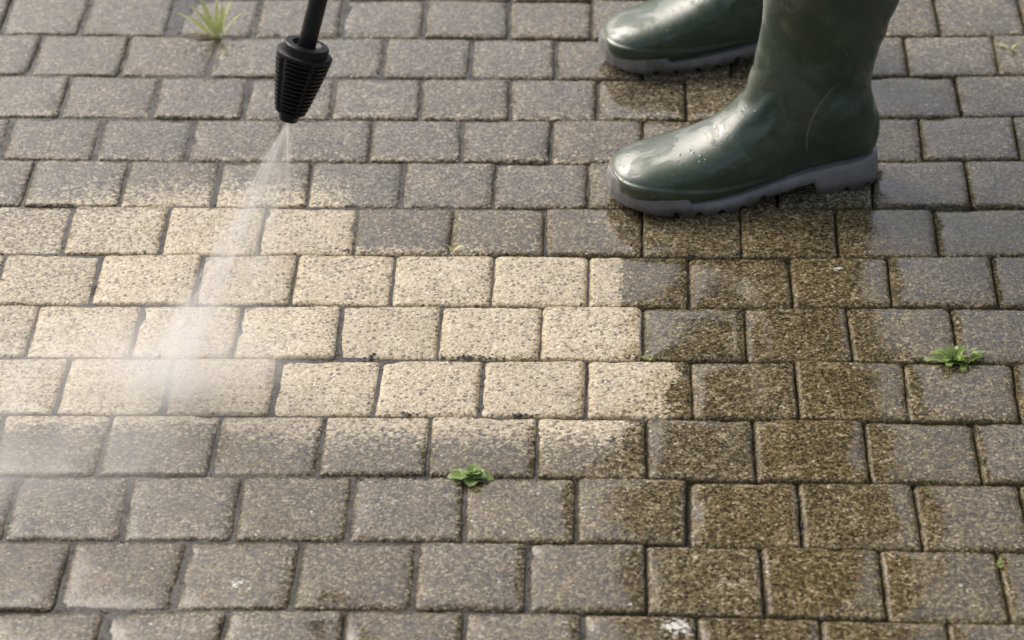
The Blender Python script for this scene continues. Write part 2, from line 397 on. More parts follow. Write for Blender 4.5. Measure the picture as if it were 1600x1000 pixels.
GRID = [0, .018, .05, .10, .17, .26, .37, .5, .63, .74, .83, .90, .95, .982, 1]
def build_paver(quad, i, seed):
    """one tumbled paving stone; quad = far-left, far-right, near-left, near-right corner in mm"""
    r = random.Random(seed)
    fl, fr, nl, nr = [Vector(q) for q in quad]
    cx = (fl + fr + nl + nr) / 4
    wetleft = 1 - sstep(-150, 330, cx.x)
    low = sstep(2560, 2300, cx.y) + .6 * sstep(2950, 3200, cx.y)
    bx_, by_ = 0.55 + wetleft * (0.30 + 0.9 * low), 0.2 + wetleft * (.15 + .55 * low)
    ins = [max(0.2, k + r.uniform(-.6, .9)) for k in (bx_, bx_, by_, by_)]        # left, right, near, far
    hw = ((fr - fl).length + (nr - nl).length) / 4
    hh = ((fl - nl).length + (fr - nr).length) / 4
    tilt_x, tilt_y = rad(r.gauss(0, 0.75)), rad(r.gauss(0, 0.55))
    dz = r.gauss(0, 0.7)
    rcor = r.uniform(4, 8)
    n = len(GRID)
    verts, clean, white_spot, edge = [], [], [], []
    sx = r.uniform(0, 500)
    for b in range(n):
        for a in range(n):
            u, v = GRID[a], GRID[b]
            x = -hw + ins[0] + u * (2 * hw - ins[0] - ins[1])
            y = -hh + ins[2] + v * (2 * hh - ins[2] - ins[3])
            x0, x1, y0, y1 = -hw + ins[0], hw - ins[1], -hh + ins[2], hh - ins[3]
            # round the corners in plan
            ccx = x1 - rcor if x > x1 - rcor else (x0 + rcor if x < x0 + rcor else None)
            ccy = y1 - rcor if y > y1 - rcor else (y0 + rcor if y < y0 + rcor else None)
            if ccx is not None and ccy is not None:
                ex, ey = x - ccx, y - ccy
                ln = math.hypot(ex, ey)
                if ln > 1e-6:
                    k = max(abs(ex), abs(ey)) / ln
                    ex, ey = ex * (0.25 + 0.75 * k), ey * (0.25 + 0.75 * k)
                    x, y = ccx + ex, ccy + ey
                d = rcor - math.hypot(x - ccx, y - ccy) * (1 if ln < 1e-6 else 1)
                d = max(0.0, min(d, min(x - x0, x1 - x, y - y0, y1 - y) if d > rcor else d))
            else:
                d = min(x - x0, x1 - x, y - y0, y1 - y)
            # quad skew: shift by the bilinear remainder
            fu, fv = (x / hw + 1) / 2, (y / hh + 1) / 2
            P = (nl * (1 - fu) + nr * fu) * (1 - fv) + (fl * (1 - fu) + fr * fu) * fv
            we = max(0.0, 1 - d / 14.0)
            q = (P.x * .055 + sx, P.y * .055, 0.0)
            q2 = (P.x * .16 + sx, P.y * .16, 3.0)
            P.x += we * (1.0 * mnoise.noise(q) + 0.6 * mnoise.noise(q2))
            P.y += we * (0.8 * mnoise.noise((q[1], q[0], 7)) + 0.5 * mnoise.noise((q2[1], q2[0], 11)))
            z = dz - (max(0, 1 - d / 3.4) ** 2) * 2.4 - (max(0, 1 - d / 30.0) ** 2) * 1.45
            chip = mnoise.noise((P.x * .035 + sx, P.y * .035, 17))
            if chip > 0.30: z -= we * (chip - 0.30) * 9
            z += 0.55 * mnoise.noise((P.x * .045, P.y * .045, sx)) + 0.25 * mnoise.noise((P.x * .17, P.y * .17, sx))
            z += x * math.tan(tilt_x) + y * math.tan(tilt_y)
            verts.append((P.x, P.y, z))
            clean.append(clean_at(P.x, P.y, i))
            white_spot.append(max([0.0] + [max(0, 1.15 - math.hypot(P.x - lx, P.y - ly) / lr) for (lx, ly), lr in WHITE_SPOTS]))
            edge.append(max(0.0, 1 - d / 9.0) * (0.62 if y > 0 else 0.8))
    faces = [(b * n + a, b * n + a + 1, (b + 1) * n + a + 1, (b + 1) * n + a) for b in range(n - 1) for a in range(n - 1)]
    ring = [a for a in range(n)] + [b * n + n - 1 for b in range(1, n)] + [(n - 1) * n + a for a in range(n - 2, -1, -1)] + [b * n for b in range(n - 2, 0, -1)]
    s0 = len(verts)
    for k in ring:
        vx, vy, vz = verts[k]
        verts.append((vx, vy, -32.0)); clean.append(clean[k] * .5); white_spot.append(0); edge.append(1.0)
    m = len(ring)
    for k in range(m):
        faces.append((ring[(k + 1) % m], ring[k], s0 + k, s0 + (k + 1) % m))
    return cx, verts, faces, clean, white_spot, edge

def add_attr(me, name, vals):
    a = me.attributes.new(name, 'FLOAT', 'POINT')
    a.data.foreach_set('value', np.asarray(vals, dtype=np.float32))

pavement = empty('pavement', (0, 2.73, 0))
tag(pavement, kind='structure')

cells = []
for i in range(ROW_MIN, ROW_MAX):
    js = course_joints(i)
    for k in range(len(js) - 1):
        (at, ab), (bt, bb) = js[k], js[k + 1]
        if at < X_MIN or bt > X_MAX: continue
        q = [(at, course_y(i, at)), (bt, course_y(i, bt)), (ab, course_y(i + 1, ab)), (bb, course_y(i + 1, bb))]
        cx, cy = sum(p[0] for p in q) / 4, sum(p[1] for p in q) / 4
        wx, wy = to_world(cx, cy)
        if wy < 300: continue
        cells.append((max(abs(wx) / (0.245 * wy), abs(wy - 2800) / 880), i, k, q, cx, cy))
cells.sort(key=lambda c: c[0])
N_SINGLE = 300
for idx, (dist, i, k, q, cx, cy) in enumerate(cells[:N_SINGLE]):
    ctr, verts, faces, clean, white_spot, edge = build_paver(q, i, 1000 * (i + 50) + k)
    wx, wy = to_world(ctr.x, ctr.y)
    wv = []
    for (x, y, z) in verts:
        a, b = to_world(x, y)
        wv.append(((a - wx) / 1000, (b - wy) / 1000, z / 1000))
    o = mesh_obj('paver', wv, faces, M_PAVER, pavement, (wx / 1000, wy / 1000 - 2.73, 0))
    r = random.Random(77 + 1000 * (i + 50) + k)
    nv = len(wv)
    add_attr(o.data, 'rnd', [r.random()] * nv)
    add_attr(o.data, 'clean', clean)
    add_attr(o.data, 'white_spot', white_spot)
    add_attr(o.data, 'edge', edge)
    g = (0.12 + 0.35 * r.random()) * (0.35 + 0.65 * sstep(180, 20, ctr.x) + .5 * sstep(280, 420, ctr.x)) + (0.35 if i <= 4 else 0.0) + 0.35 * sstep(60, -300, ctr.x)  # random stone grey plus painted sky-film grey, weaker where the legs are mirrored
    add_attr(o.data, 'grey', [min(1.0, g)] * nv)
    add_attr(o.data, 'wet', [1.0] * nv)

# the same paving running on outside the view: one mass of plainer stones
vv, ff, ra = [], [], []
for (dist, i, k, q, cx, cy) in cells[N_SINGLE:]:
    r = random.Random(5000 * (i + 50) + k)
    b0 = len(vv)
    rv, dz = r.random(), r.gauss(0, .7)
    for z, ins in ((-30, 2.5), (-3.5, 2.5), (-0.8, 6.0), (0, 16.0)):
        for (px, py), (sx_, sy_) in zip((q[2], q[3], q[1], q[0]), ((1, 1), (-1, 1), (-1, -1), (1, -1))):
            a, b = to_world(px + sx_ * ins, py + sy_ * ins)
            vv.append((a / 1000, b / 1000 - 2.73, (z + dz) / 1000)); ra.append(rv)
    for L in range(3):
        for e in range(4):
            ff.append((b0 + 4 * L + e, b0 + 4 * L + (e + 1) % 4, b0 + 4 * L + 4 + (e + 1) % 4, b0 + 4 * L + 4 + e))
    ff.append((b0 + 12, b0 + 13, b0 + 14, b0 + 15))
o = mesh_obj('outer_pavers', vv, ff, M_PAVER, pavement)
tag(o, kind='stuff')
add_attr(o.data, 'rnd', ra)
add_attr(o.data, 'grey', [0.5] * len(vv))
add_attr(o.data, 'wet', [0.9] * len(vv))

# joint bed: grit with standing water on the washed side, deeper and drier to the right
def bed_z(x, y):
    w = 1 - sstep(-0.10, 0.34, x)
    return -0.0092 + 0.0062 * w + 0.0016 * mnoise.noise((x * 9, y * 9, 2)) * (1 - 0.5 * w)
nx, ny = 150, 150
bv, bw = [], []
for b in range(ny + 1):
    for a in range(nx + 1):
        x, y = -3.6 + 7.2 * a / nx, 0.0 + 6.6 * b / ny
        bv.append((x, y - 2.73, bed_z(x, y)))
        bw.append(0.35 + 0.65 * (1 - sstep(0.0, 0.45, x)))
bf = [(b * (nx + 1) + a, b * (nx + 1) + a + 1, (b + 1) * (nx + 1) + a + 1, (b + 1) * (nx + 1) + a) for b in range(ny) for a in range(nx)]
bed = mesh_obj('joint_bed', bv, bf, M_BED, pavement)
add_attr(bed.data, 'wet', bw)

gz = -0.06
ground = mesh_obj('ground', [(-900, -900, gz), (900, -900, gz), (900, 900, gz), (-900, 900, gz)], [(0, 1, 2, 3)], mat_plain('bare_ground', (.12, .11, .09), 0.9, 30, 0.3))
tag(ground, kind='structure')

# ------------------------------------------------------------------ rubber boots
def catmull(pts, per):
    """resample a list of equal-length tuples with Catmull-Rom"""
    P = [np.array(p, float) for p in pts]
    out = []
    for k in range(len(P) - 1):
        p0, p1, p2, p3 = P[max(k - 1, 0)], P[k], P[k + 1], P[min(k + 2, len(P) - 1)]
        for j in range(per):
            t = j / per
            out.append(0.5 * ((2 * p1) + (-p0 + p2) * t + (2 * p0 - 5 * p1 + 4 * p2 - p3) * t * t + (-p0 + 3 * p1 - 3 * p2 + p3) * t ** 3))
    out.append(P[-1])
    return out

# front/top line x,z ; back/bottom line x,z ; half width ; squareness of the lower half ; of the upper half
BOOT_RINGS = [
    (.3155, .0365, .3155, .0250, .011, .36, .90),
    (.3125, .0430, .3125, .0225, .0255, .28, .85),
    (.3040, .0490, .3040, .0200, .0375, .24, .80),
    (.2880, .0560, .2880, .0185, .0480, .22, .80),
    (.2640, .0630, .2640, .0165, .0530, .20, .82),
    (.2380, .0710, .2380, .0155, .0545, .20, .86),
    (.2100, .0815, .2100, .0160, .0525, .20, .92),
    (.1860, .0945, .1800, .0190, .0485, .24, .96),
    (.1700, .1095, .1450, .0230, .0445, .36, 1.0),
    (.1595, .1285, .1080, .0270, .0415, .42, 1.0),
    (.1525, .1510, .0700, .0300, .0405, .52, 1.0),
    (.1485, .1730, .0350, .0320, .0410, .55, 1.0),
    (.1460, .1910, .0120, .0350, .0415, .65, 1.0),
    (.1445, .2060, .0030, .0520, .0420, .78, 1.0),
    (.1440, .2230, .0020, .0780, .0430, .88, 1.0),
    (.1440, .2350, .0095, .1010, .0440, .95, 1.0),
    (.1440, .2490, .0155, .1260, .0460, 1.0, 1.0),
    (.1445, .2650, .0105, .1550, .0490, 1.0, 1.0),
    (.1455, .2850, -.0045, .1960, .0525, 1.0, 1.0),
    (.1470, .3080, -.0225, .2430, .0565, 1.0, 1.0),
    (.1490, .3350, -.0390, .2950, .0595, 1.0, 1.0),
    (.1510, .3600, -.0480, .3480, .0610, 1.0, 1.0),
    (.1515, .3680, -.0490, .3620, .0615, 1.0, 1.0),
]
def sole_half(x):
    """half width of the sole at x"""
    xs = [-.0005, .004, .012, .025, .045, .075, .105, .14, .18, .215, .245, .27, .29, .305, .314, .3195, .3205]
    ws = [0, .016, .0255, .0325, .0365, .0365, .0355, .0385, .0480, .0535, .0545, .0520, .0455, .0355, .0245, .0110, 0]
    return float(np.interp(x, xs, ws))

def build_boot(side, seed):
    """wellington boot, heel at the origin, toe along +x; side = +1/-1 mirrors it"""
    rings = catmull(BOOT_RINGS, 9)
    NS = 120
    verts, faces = [], []
    for (tx, tz, bx, bz, w, eb, et) in rings:
        cx, cz = (tx + bx) / 2, (tz + bz) / 2
        hx, hz = (tx - bx) / 2, (tz - bz) / 2
        for k in range(NS):
            a = 2 * math.pi * k / NS
            c, s = math.cos(a), math.sin(a)
            e = et + (eb - et) * sstep(0.25, -0.45, c)
            lat = w * math.copysign(abs(s) ** e, s)
            x, z = cx + hx * c, cz + hz * c
            # foot leans to the inside of the toe (side-specific last)
            y = lat + 0.010 * side * sstep(.17, .31, x) * -1
            nrm = Vector((hx * c, s * 0.05, hz * c))
            if nrm.length > 1e-6: nrm.normalize()
            d = 0.0
            if bz < .05 and z < .1:                        # thicker rand round the foot, stepping back higher up
                top = .030 + .009 * sstep(.20, .30, x) + .006 * sstep(.10, .0, x)
                d += 0.0030 * (1 - sstep(top, top + .0022, z))
            hd = math.hypot((x - .025) / 1.0, (z - .075) / 1.0)     # heel counter patch
            d += 0.0016 * (1 - sstep(.0745, .0765, hd)) * sstep(.0, .3, abs(s))
            hollow = math.exp(-(((x - .058) / .020) ** 2 + ((z - .128) / .016) ** 2)) * sstep(.3, .9, abs(s))
            d -= 0.0085 * hollow                            # hollow behind the ankle
            hol2 = math.exp(-(((x - .10) / .030) ** 2 + ((z - .175) / .028) ** 2)) * sstep(.3, .9, abs(s))
            d -= 0.0035 * hol2
            # soft creases across the instep and behind the heel
            q = (x * 16 + seed, lat * 9, z * 16)
            d += 0.0030 * mnoise.noise(q) * sstep(.05, .12, z)
            cr = math.sin((z * 0.9 - x * .5) * 190 + 2.5 * mnoise.noise((x * 20, y * 20, z * 8 + seed)))
            d += 0.0005 * cr * sstep(.035, -.01, x - .03) * sstep(.10, .14, z) * sstep(.26, .2, z)
            fold = math.sin((z - .35 * x) * 150 + 3.0 * mnoise.noise((x * 12, y * 14, z * 10 + seed * 2)))
            d += 0.0004 * fold * sstep(.075, .0, x) * sstep(.16, .20, z)
            cr2 = math.sin((z + x * .9) * 230 + 2.0 * mnoise.noise((x * 25 + seed, y * 25, z * 25)))
            d += 0.0012 * cr2 * math.exp(-(((x - .16) / .028) ** 2)) * sstep(.075, .10, z) * sstep(.19, .14, z)
            verts.append((x + nrm.x * d, y + nrm.y * d + math.copysign(d * .6, s) * 0, z + nrm.z * d))
    n = len(rings)
    for r_ in range(n - 1):
        for k in range(NS):
            a, b = r_ * NS + k, r_ * NS + (k + 1) % NS
            f = (a, b, b + NS, a + NS)
            faces.append(f)
    faces.append(tuple(range(NS - 1, -1, -1)))
    # rolled rim and a short inside wall at the top
    top0 = (n - 1) * NS
    prev = top0
    tx, tz, bx, bz, w, _, _ = rings[-1]
    ctr = Vector(((tx + bx) / 2, 0, (tz + bz) / 2))
    for (grow, dz) in ((1.035, .001), (1.035, .006), (0.985, .007), (0.955, .001), (0.94, -.10)):
        s0 = len(verts)
        for k in range(NS):
            v = Vector(verts[top0 + k])
            verts.append((ctr.x + (v.x - ctr.x) * grow, v.y * grow, v.z + dz))
        for k in range(NS):
            faces.append((prev + k, prev + (k + 1) % NS, s0 + (k + 1) % NS, s0 + k))
        prev = s0
    # ---- sole
    sv, sf = [], []
    NP = 150
    outline = []
    for k in range(NP):
        t = k / (NP - 1)
        x = 0.16 - 0.1605 * math.cos(math.pi * t)
        outline.append((x, sole_half(x)))
    loop = [(x, h) for x, h in outline] + [(x, -h) for x, h in outline[-2:0:-1]]
    def lean(x): return -0.010 * side * sstep(.17, .31, x)
    def ztop(x):
        return float(np.interp(x, [0, .06, .10, .15, .20, .236, .243, .28, .321], [.0370, .0335, .0280, .0200, .0160, .0155, .0275, .0320, .0385]))
    def zbot(x):
        return float(np.interp(x, [0, .083, .086, .155, .175, .235, .28, .321], [0, 0, .0175, .0045, 0, 0, .004, .0135]))
    NOTCH = [.021, .048, .150, .176, .202, .229, .254]
    def bite(x):
        return max([0.0] + [0.0055 * (1 - sstep(.0020, .0058, abs(x - c))) for c in NOTCH])
    layers = [(-.008, lambda x: ztop(x) + .0015), (-.0022, lambda x: ztop(x) + .0002), (-.0004, lambda x: ztop(x) - .0022),
              (.0012, lambda x: zbot(x) + .45 * (ztop(x) - zbot(x))), (.0012, lambda x: zbot(x) + bite(x) + .002), (.0004, lambda x: zbot(x) + bite(x)),
              (-.012, lambda x: zbot(x) + bite(x)), (-.013, lambda x: zbot(x) + .005)]
    m = len(loop)
    nl = []
    for k in range(m):
        p0, p1 = loop[k - 1], loop[(k + 1) % m]
        t = Vector((p1[0] - p0[0], p1[1] - p0[1]))
        nn = Vector((t.y, -t.x))
        nn = nn.normalized() if nn.length > 1e-9 else Vector((0, 0))
        mid = Vector((loop[k][0] - .15, loop[k][1]))
        if nn.dot(mid) < 0: nn = -nn
        nl.append(nn)
    for off, zf in layers:
        for (x, y), nn in zip(loop, nl):
            X, Y = x + nn.x * off, y + nn.y * off
            if off < -.01:
                hmax = max(0.0, sole_half(min(max(X, 0), .32)) + off)
                Y = max(-hmax, min(hmax, Y))
            sv.append((X, Y + lean(x), zf(x)))
    for L in range(len(layers) - 1):
        for k in range(m):
            sf.append((L * m + k, L * m + (k + 1) % m, (L + 1) * m + (k + 1) % m, (L + 1) * m + k))
    # underside and top closed with cross strips between the two edges
    for L, flip in ((len(layers) - 1, False), (0, True)):
        for k in range(1, NP - 1):
            a, b = L * m + k, L * m + k + 1
            c, d = L * m + (m - k) % m, L * m + (m - k - 1) % m
            f = (a, b, d, c) if len({a, b, c, d}) == 4 else tuple(dict.fromkeys((a, b, d, c)))
            if len(f) >= 3: sf.append(f if flip else f[::-1])
    return verts, faces, sv, sf

def make_boot(heel, toe_dir_deg, side, seed, label):
    root = empty('rubber_boot', (*heel, 0.0005))
    root.rotation_euler = (0, 0, rad(toe_dir_deg))
    tag(root, label, 'boot', 'pair of green rubber boots')
    v, f, sv, sf = build_boot(side, seed)
    up = mesh_obj('upper', v, f, M_RUBBER, root)
    so = mesh_obj('sole', sv, sf, M_SOLE, root)
    for o in (up, so):
        bm = bmesh.new(); bm.from_mesh(o.data)
        bmesh.ops.remove_doubles(bm, verts=bm.verts, dist=1e-5)
        bmesh.ops.recalc_face_normals(bm, faces=bm.faces)
        bm.to_mesh(o.data); bm.free()
    so.data.set_sharp_from_angle(angle=rad(38))
    tag(so, 'grey cleated rubber sole with toe bumper')
    return root

near_boot = make_boot((0.4285, 3.040), 180 + 12.5, 1, 3.0, 'wet green rubber boot nearest the viewer, shown whole from toe to heel')
far_boot = make_boot((0.4345, 3.372), 180 + 4.0, -1, 8.0, 'green rubber boot farther back, its heel hidden behind the nearer boot')

# ------------------------------------------------------------------ lance with rotary nozzle
TIP = Vector((-0.2206, 2.6293, 0.300))
AX = Vector((0.275, 0.13, 0.955)).normalized()
lance = empty('pressure_washer_lance', TIP)
lance.rotation_euler = AX.to_track_quat('Z', 'Y').to_euler()
tag(lance, 'black pressure washer lance with ribbed nozzle spraying the paving', 'lance')

def lathe(name, prof, mat, parent, seg=48, mod=None, close=True):
    """prof: list of (radius, z); mod(angle, index, r) changes the radius"""
    v, f = [], []
    for i, (r, z) in enumerate(prof):
        for k in range(seg):
            a = 2 * math.pi * k / seg
            q = mod(a, i, r) if mod else r
            v.append((q * math.cos(a), q * math.sin(a), z))
    for i in range(len(prof) - 1):
        for k in range(seg):
            f.append((i * seg + k, i * seg + (k + 1) % seg, (i + 1) * seg + (k + 1) % seg, (i + 1) * seg + k))
    if close:
        f.append(tuple(range(seg - 1, -1, -1)))
        f.append(tuple((len(prof) - 1) * seg + k for k in range(seg)))
    o = mesh_obj(name, v, f, mat, parent)
    o.data.set_sharp_from_angle(angle=rad(35))
    return o

# nozzle body: ribs stacked down a taper, broken by smooth flats
prof, kind = [], []
ribs = 13
z0, z1, r0, r1 = 0.0085, 0.0690, 0.0150, 0.0275
def add(r, z, k): prof.append((r, z)); kind.append(k)
add(0.0118, 0.0085, 0); add(r0 - .001, 0.0085, 0)
for k in range(ribs):
    za, zb = z0 + (z1 - z0) * k / ribs, z0 + (z1 - z0) * (k + 1) / ribs
    f0 = k / ribs
    rk = r0 + (r1 - r0) * (f0 ** 0.85)
    w_ = rr.uniform(-.0002, .0002); add(rk - .0020, za + .0002, 1); add(rk + .0009 + w_, za + .0010, 2); add(rk + .0013 + w_, za + .0030, 2); add(rk - .0018, za + .0037, 1)
add(r1 + .0006, z1, 0); add(r1 + .0008, z1 + .0035, 0); add(r1 - .0005, z1 + .0045, 0)
add(.0232, z1 + .0050, 0); add(.0228, z1 + .0125, 0); add(.0216, z1 + .0135, 0); add(.0150, z1 + .0138, 0); add(.0110, z1 + .0100, 0)
def petal(a, i, r):
    u = (a * 5 / (2 * math.pi)) % 1.0
    flat = sstep(.10, .075, abs(u - 0.5))
    if kind[i] == 0: return r
    return r * (1 - flat) + flat * (r + (.0018 if kind[i] == 1 else -.0012) - .0016)
noz = lathe('nozzle', prof, M_BLACK, lance, 120, petal)
lathe('spray_tip', [(.0045, -.0002), (.0096, .0000), (.0102, .0012), (.0104, .0060), (.0112, .0084), (.0112, .0100)], M_BLACK, noz, 40)
lathe('tube', [(.0090, .0770), (.0092, .0775), (.0092, .93), (.0088, .9305)], M_TUBE, lance, 32)
# trigger gun at the upper end, outside the picture
def sweep(name, pts, mat, parent, seg=16):
    v, f = [], []
    P = [Vector(p[:3]) for p in pts]
    for i, p in enumerate(pts):
        d = (P[min(i + 1, len(P) - 1)] - P[max(i - 1, 0)]).normalized()
        q = d.to_track_quat('Z', 'Y')
        for k in range(seg):
            a = 2 * math.pi * k / seg
            v.append(P[i] + q @ Vector((p[3] * math.cos(a), p[4] * math.sin(a), 0)))
    for i in range(len(pts) - 1):
        for k in range(seg):
            f.append((i * seg + k, i * seg + (k + 1) % seg, (i + 1) * seg + (k + 1) % seg, (i + 1) * seg + k))
    f.append(tuple(range(seg - 1, -1, -1))); f.append(tuple((len(pts) - 1) * seg + k for k in range(seg)))
    return mesh_obj(name, v, f, mat, parent)
gun = sweep('trigger_gun', [(0, 0, .925, .012, .012), (0, 0, .94, .019, .022), (0, 0, 1.03, .020, .026), (.01, 0, 1.08, .019, .026), (.04, 0, 1.12, .016, .021), (.085, 0, 1.16, .016, .021), (.125, 0, 1.19, .014, .018)], M_BLACK, lance)
sweep('trigger', [(.022, 0, 1.055, .004, .006), (.05, 0, 1.075, .005, .007), (.085, 0, 1.105, .004, .006)], mat_plastic('yellow_plastic', (.55, .36, .02), .4), gun)

# ------------------------------------------------------------------ water jets and drifting mist
def vol_mat(name, density_fn, color=(.995, .995, 1.0), aniso=0.35, step=0.6):
    t = NT(name)

    pv = t.n('VolumePrincipled')
    pv.inputs['Color'].default_value = (*color, 1)
    pv.inputs['Anisotropy'].default_value = aniso
    t.l(density_fn(t), pv.inputs['Density'])
    t.l(pv.outputs[0], t.out.inputs['Volume'])
    try: t.m.cycles.volume_step_rate = step
    except Exception: pass
    return t.m

def jet(name, a, b, ra, rb, dens, label, group, fade=0.0):
    """a cone of fine spray from a to b"""
    a, b = Vector(a), Vector(b)
    L = (b - a).length
    v, f = [], []
    seg, n = 24, 10
    for i in range(n + 1):
        t = i / n
        r = ra + (rb - ra) * t
        for k in range(seg):
            an = 2 * math.pi * k / seg
            v.append((r * math.cos(an), r * math.sin(an), -L * t))
    for i in range(n):
        for k in range(seg):
            f.append((i * seg + (k + 1) % seg, i * seg + k, (i + 1) * seg + k, (i + 1) * seg + (k + 1) % seg))
    f.append(tuple(range(seg))); f.append(tuple(n * seg + k for k in range(seg - 1, -1, -1)))
    def dfn(t):
        p = t.obj()
        x, y, z = t.sep(p)
        u = t.math('DIVIDE', t.math('MULTIPLY', z, -1.0), L)
        r = t.math('SQRT', t.math('ADD', t.math('MULTIPLY', x, x), t.math('MULTIPLY', y, y)))
        R = t.math('ADD', ra, t.math('MULTIPLY', u, rb - ra))
        rho = t.math('DIVIDE', r, R)
        prof_ = t.ss(rho, 0.0, 1.0, 1, 0)
        prof_ = t.math('MULTIPLY', prof_, t.math('MULTIPLY', prof_, 1.5))
        # stringy filaments along the flight
        sc = t.n('CombineXYZ')
        t.l(t.math('DIVIDE', x, R), sc.inputs[0]); t.l(t.math('DIVIDE', y, R), sc.inputs[1]); t.l(t.math('MULTIPLY', u, 1.6), sc.inputs[2])
        st = t.ss(t.noise(sc.outputs[0], 4.0, 5, 0.7), 0.40, 0.66, 0.10, 2.0)
        d = t.math('MULTIPLY', t.math('MULTIPLY', prof_, st), dens)
        d = t.math('DIVIDE', d, t.math('ADD', 0.10, t.math('MULTIPLY', u, 1.5)))
        if fade > 0:
            d = t.math('MULTIPLY', d, t.ss(u, fade * .3, fade, 1, 0))
        return d
    o = mesh_obj(name, v, f, vol_mat(name + '_droplets', dfn), None, a)
    o.rotation_euler = (a - b).normalized().to_track_quat('Z', 'Y').to_euler()
    tag(o, label, 'water spray', group)
    return o

tip = TIP - AX * 0.0015
HIT = Vector((-0.366, 2.592, 0.004))
jet('water_jet', tip, HIT, .0030, .062, 20, 'white jet of water slanting down left from the black nozzle to the paving', 'spray from the nozzle')
jet('water_jet', tip, Vector((-0.232, 2.60, 0.03)), .0024, .016, 44, 'thin faint streak of water falling straight down from the nozzle', 'spray from the nozzle', 0.42)
jet('spray_fan', tip, Vector((-0.302, 2.575, 0.004)), .004, .085, 9, 'thin veil of spray between the two streaks under the nozzle', 'spray from the nozzle', 0.9)

def mist(name, c, size, dens, label, noise_scale, hole=0.45):
    bm = bmesh.new()
    bmesh.ops.create_icosphere(bm, subdivisions=3, radius=1.0)
    me = bpy.data.meshes.new(name); bm.to_mesh(me); bm.free()
    o = bpy.data.objects.new(name, me); COL.objects.link(o)
    o.location = c
    for v in me.vertices:
        v.co = (v.co.x * size[0], v.co.y * size[1], v.co.z * size[2])
    def dfn(t):
        p = t.obj()
        q = t.vmath('DIVIDE', p, tuple(size))
        r = t.vmath('LENGTH', q)
        core = t.ss(r, 0.0, 1.0, 1, 0)
        core = t.math('MULTIPLY', core, core)
        nz = t.ss(t.noise(p, noise_scale, 4, 0.6, 0.5), hole - .15, hole + .25, 0.12, 1.5)
        return t.math('MULTIPLY', t.math('MULTIPLY', core, nz), dens)
    me.materials.append(vol_mat(name + '_droplets', dfn))
    tag(o, label, 'mist', 'mist over the washed paving')
    return o
mist('mist_cloud', (-0.352, 2.60, 0.03), (.21, .13, .11), 15, 'bright white burst of mist where the jet strikes the paving', 16)
mist('mist_cloud', (-0.53, 2.47, 0.03), (.44, .34, .13), 4.4, 'thin grey mist drifting left over the paving from the jet', 9)

# splash droplets thrown up where the jet hits
dv, df = [], []
rs = random.Random(5)
for k in range(420):
    an = rs.uniform(0, 2 * math.pi); rr_ = abs(rs.gauss(0, .05))
    x, y = HIT.x + rr_ * math.cos(an) * 1.5 - .01, HIT.y + rr_ * math.sin(an)
    z = .004 + abs(rs.gauss(0, .028)) * math.exp(-rr_ * 8)
    s = rs.uniform(.0003, .0008)
    st = Vector((x - HIT.x, y - HIT.y, .06)).normalized() * s * rs.uniform(1, 3)
    b0 = len(dv)
    c0 = Vector((x, y, z))
    dv += [c0 + st, c0 - st, c0 + Vector((s, 0, 0)), c0 + Vector((-s / 2, s * .87, 0)), c0 + Vector((-s / 2, -s * .87, 0))]
    df += [(b0, b0 + 2, b0 + 3), (b0, b0 + 3, b0 + 4), (b0, b0 + 4, b0 + 2), (b0 + 1, b0 + 3, b0 + 2), (b0 + 1, b0 + 4, b0 + 3), (b0 + 1, b0 + 2, b0 + 4)]
jd = (HIT - tip).normalized()
for k in range(900):
    u = rs.random() ** .7
    R_ = (.003 + .05 * u) * abs(rs.gauss(0, .45)); an = rs.uniform(0, 6.283)
    if rs.random() < .25:
        c0 = tip.lerp(Vector((-0.29 + rs.gauss(0, .03), 2.58 + rs.gauss(0, .02), .004)), u)
    else:
        c0 = tip.lerp(HIT, u) + Vector((R_ * math.cos(an), R_ * math.sin(an), 0))
    if c0.z < .004: continue
    s = rs.uniform(.00022, .00055); st = jd * s * rs.uniform(1.2, 4)
    b0 = len(dv)
    dv += [c0 + st, c0 - st, c0 + Vector((s, 0, 0)), c0 + Vector((-s / 2, s * .87, 0)), c0 + Vector((-s / 2, -s * .87, 0))]
    df += [(b0, b0 + 2, b0 + 3), (b0, b0 + 3, b0 + 4), (b0, b0 + 4, b0 + 2), (b0 + 1, b0 + 3, b0 + 2), (b0 + 1, b0 + 4, b0 + 3), (b0 + 1, b0 + 2, b0 + 4)]
tw = NT('water_drop'); M_WATER = tw.bsdf(Base_Color=(1, 1, 1), Roughness=0.05, IOR=1.33, Transmission_Weight=0.7)
tag(mesh_obj('splash_droplets', dv, df, M_WATER), 'fine droplets flying in the jet and bouncing up where it strikes', 'droplets', kind='stuff')

# ------------------------------------------------------------------ weeds, grass and moss in the joints
def leaf_mesh(L, W, bend, up, serr=0.0, fold=0.25, nseg=7, tip=0.75):
    """a leaf growing along +x, cupped along the midrib, arching down"""
    v, f = [], []
    for i in range(nseg + 1):
        t = i / nseg
        w = W * (math.sin(math.pi * min(1, t ** tip * .93 + .05)) ** 0.8) * (1 if t < 1 else .15)
        if serr: w *= 1 + serr * math.sin(t * 17)
        if t < .22: w = max(w * t / .22, W * .10)
        a = up - bend * t
        x = L * t * math.cos(up - bend * t * .5)
        z = L * t * math.sin(up - bend * t * .5)
        for s in (-1, -.5, 0, .5, 1):
            v.append((x, s * w, z + abs(s) * w * fold + (.0006 * math.sin(t * 9 + s * 3))))
    for i in range(nseg):
        for k in range(4):
            a = i * 5 + k
            f.append((a, a + 1, a + 6, a + 5))
    return v, f

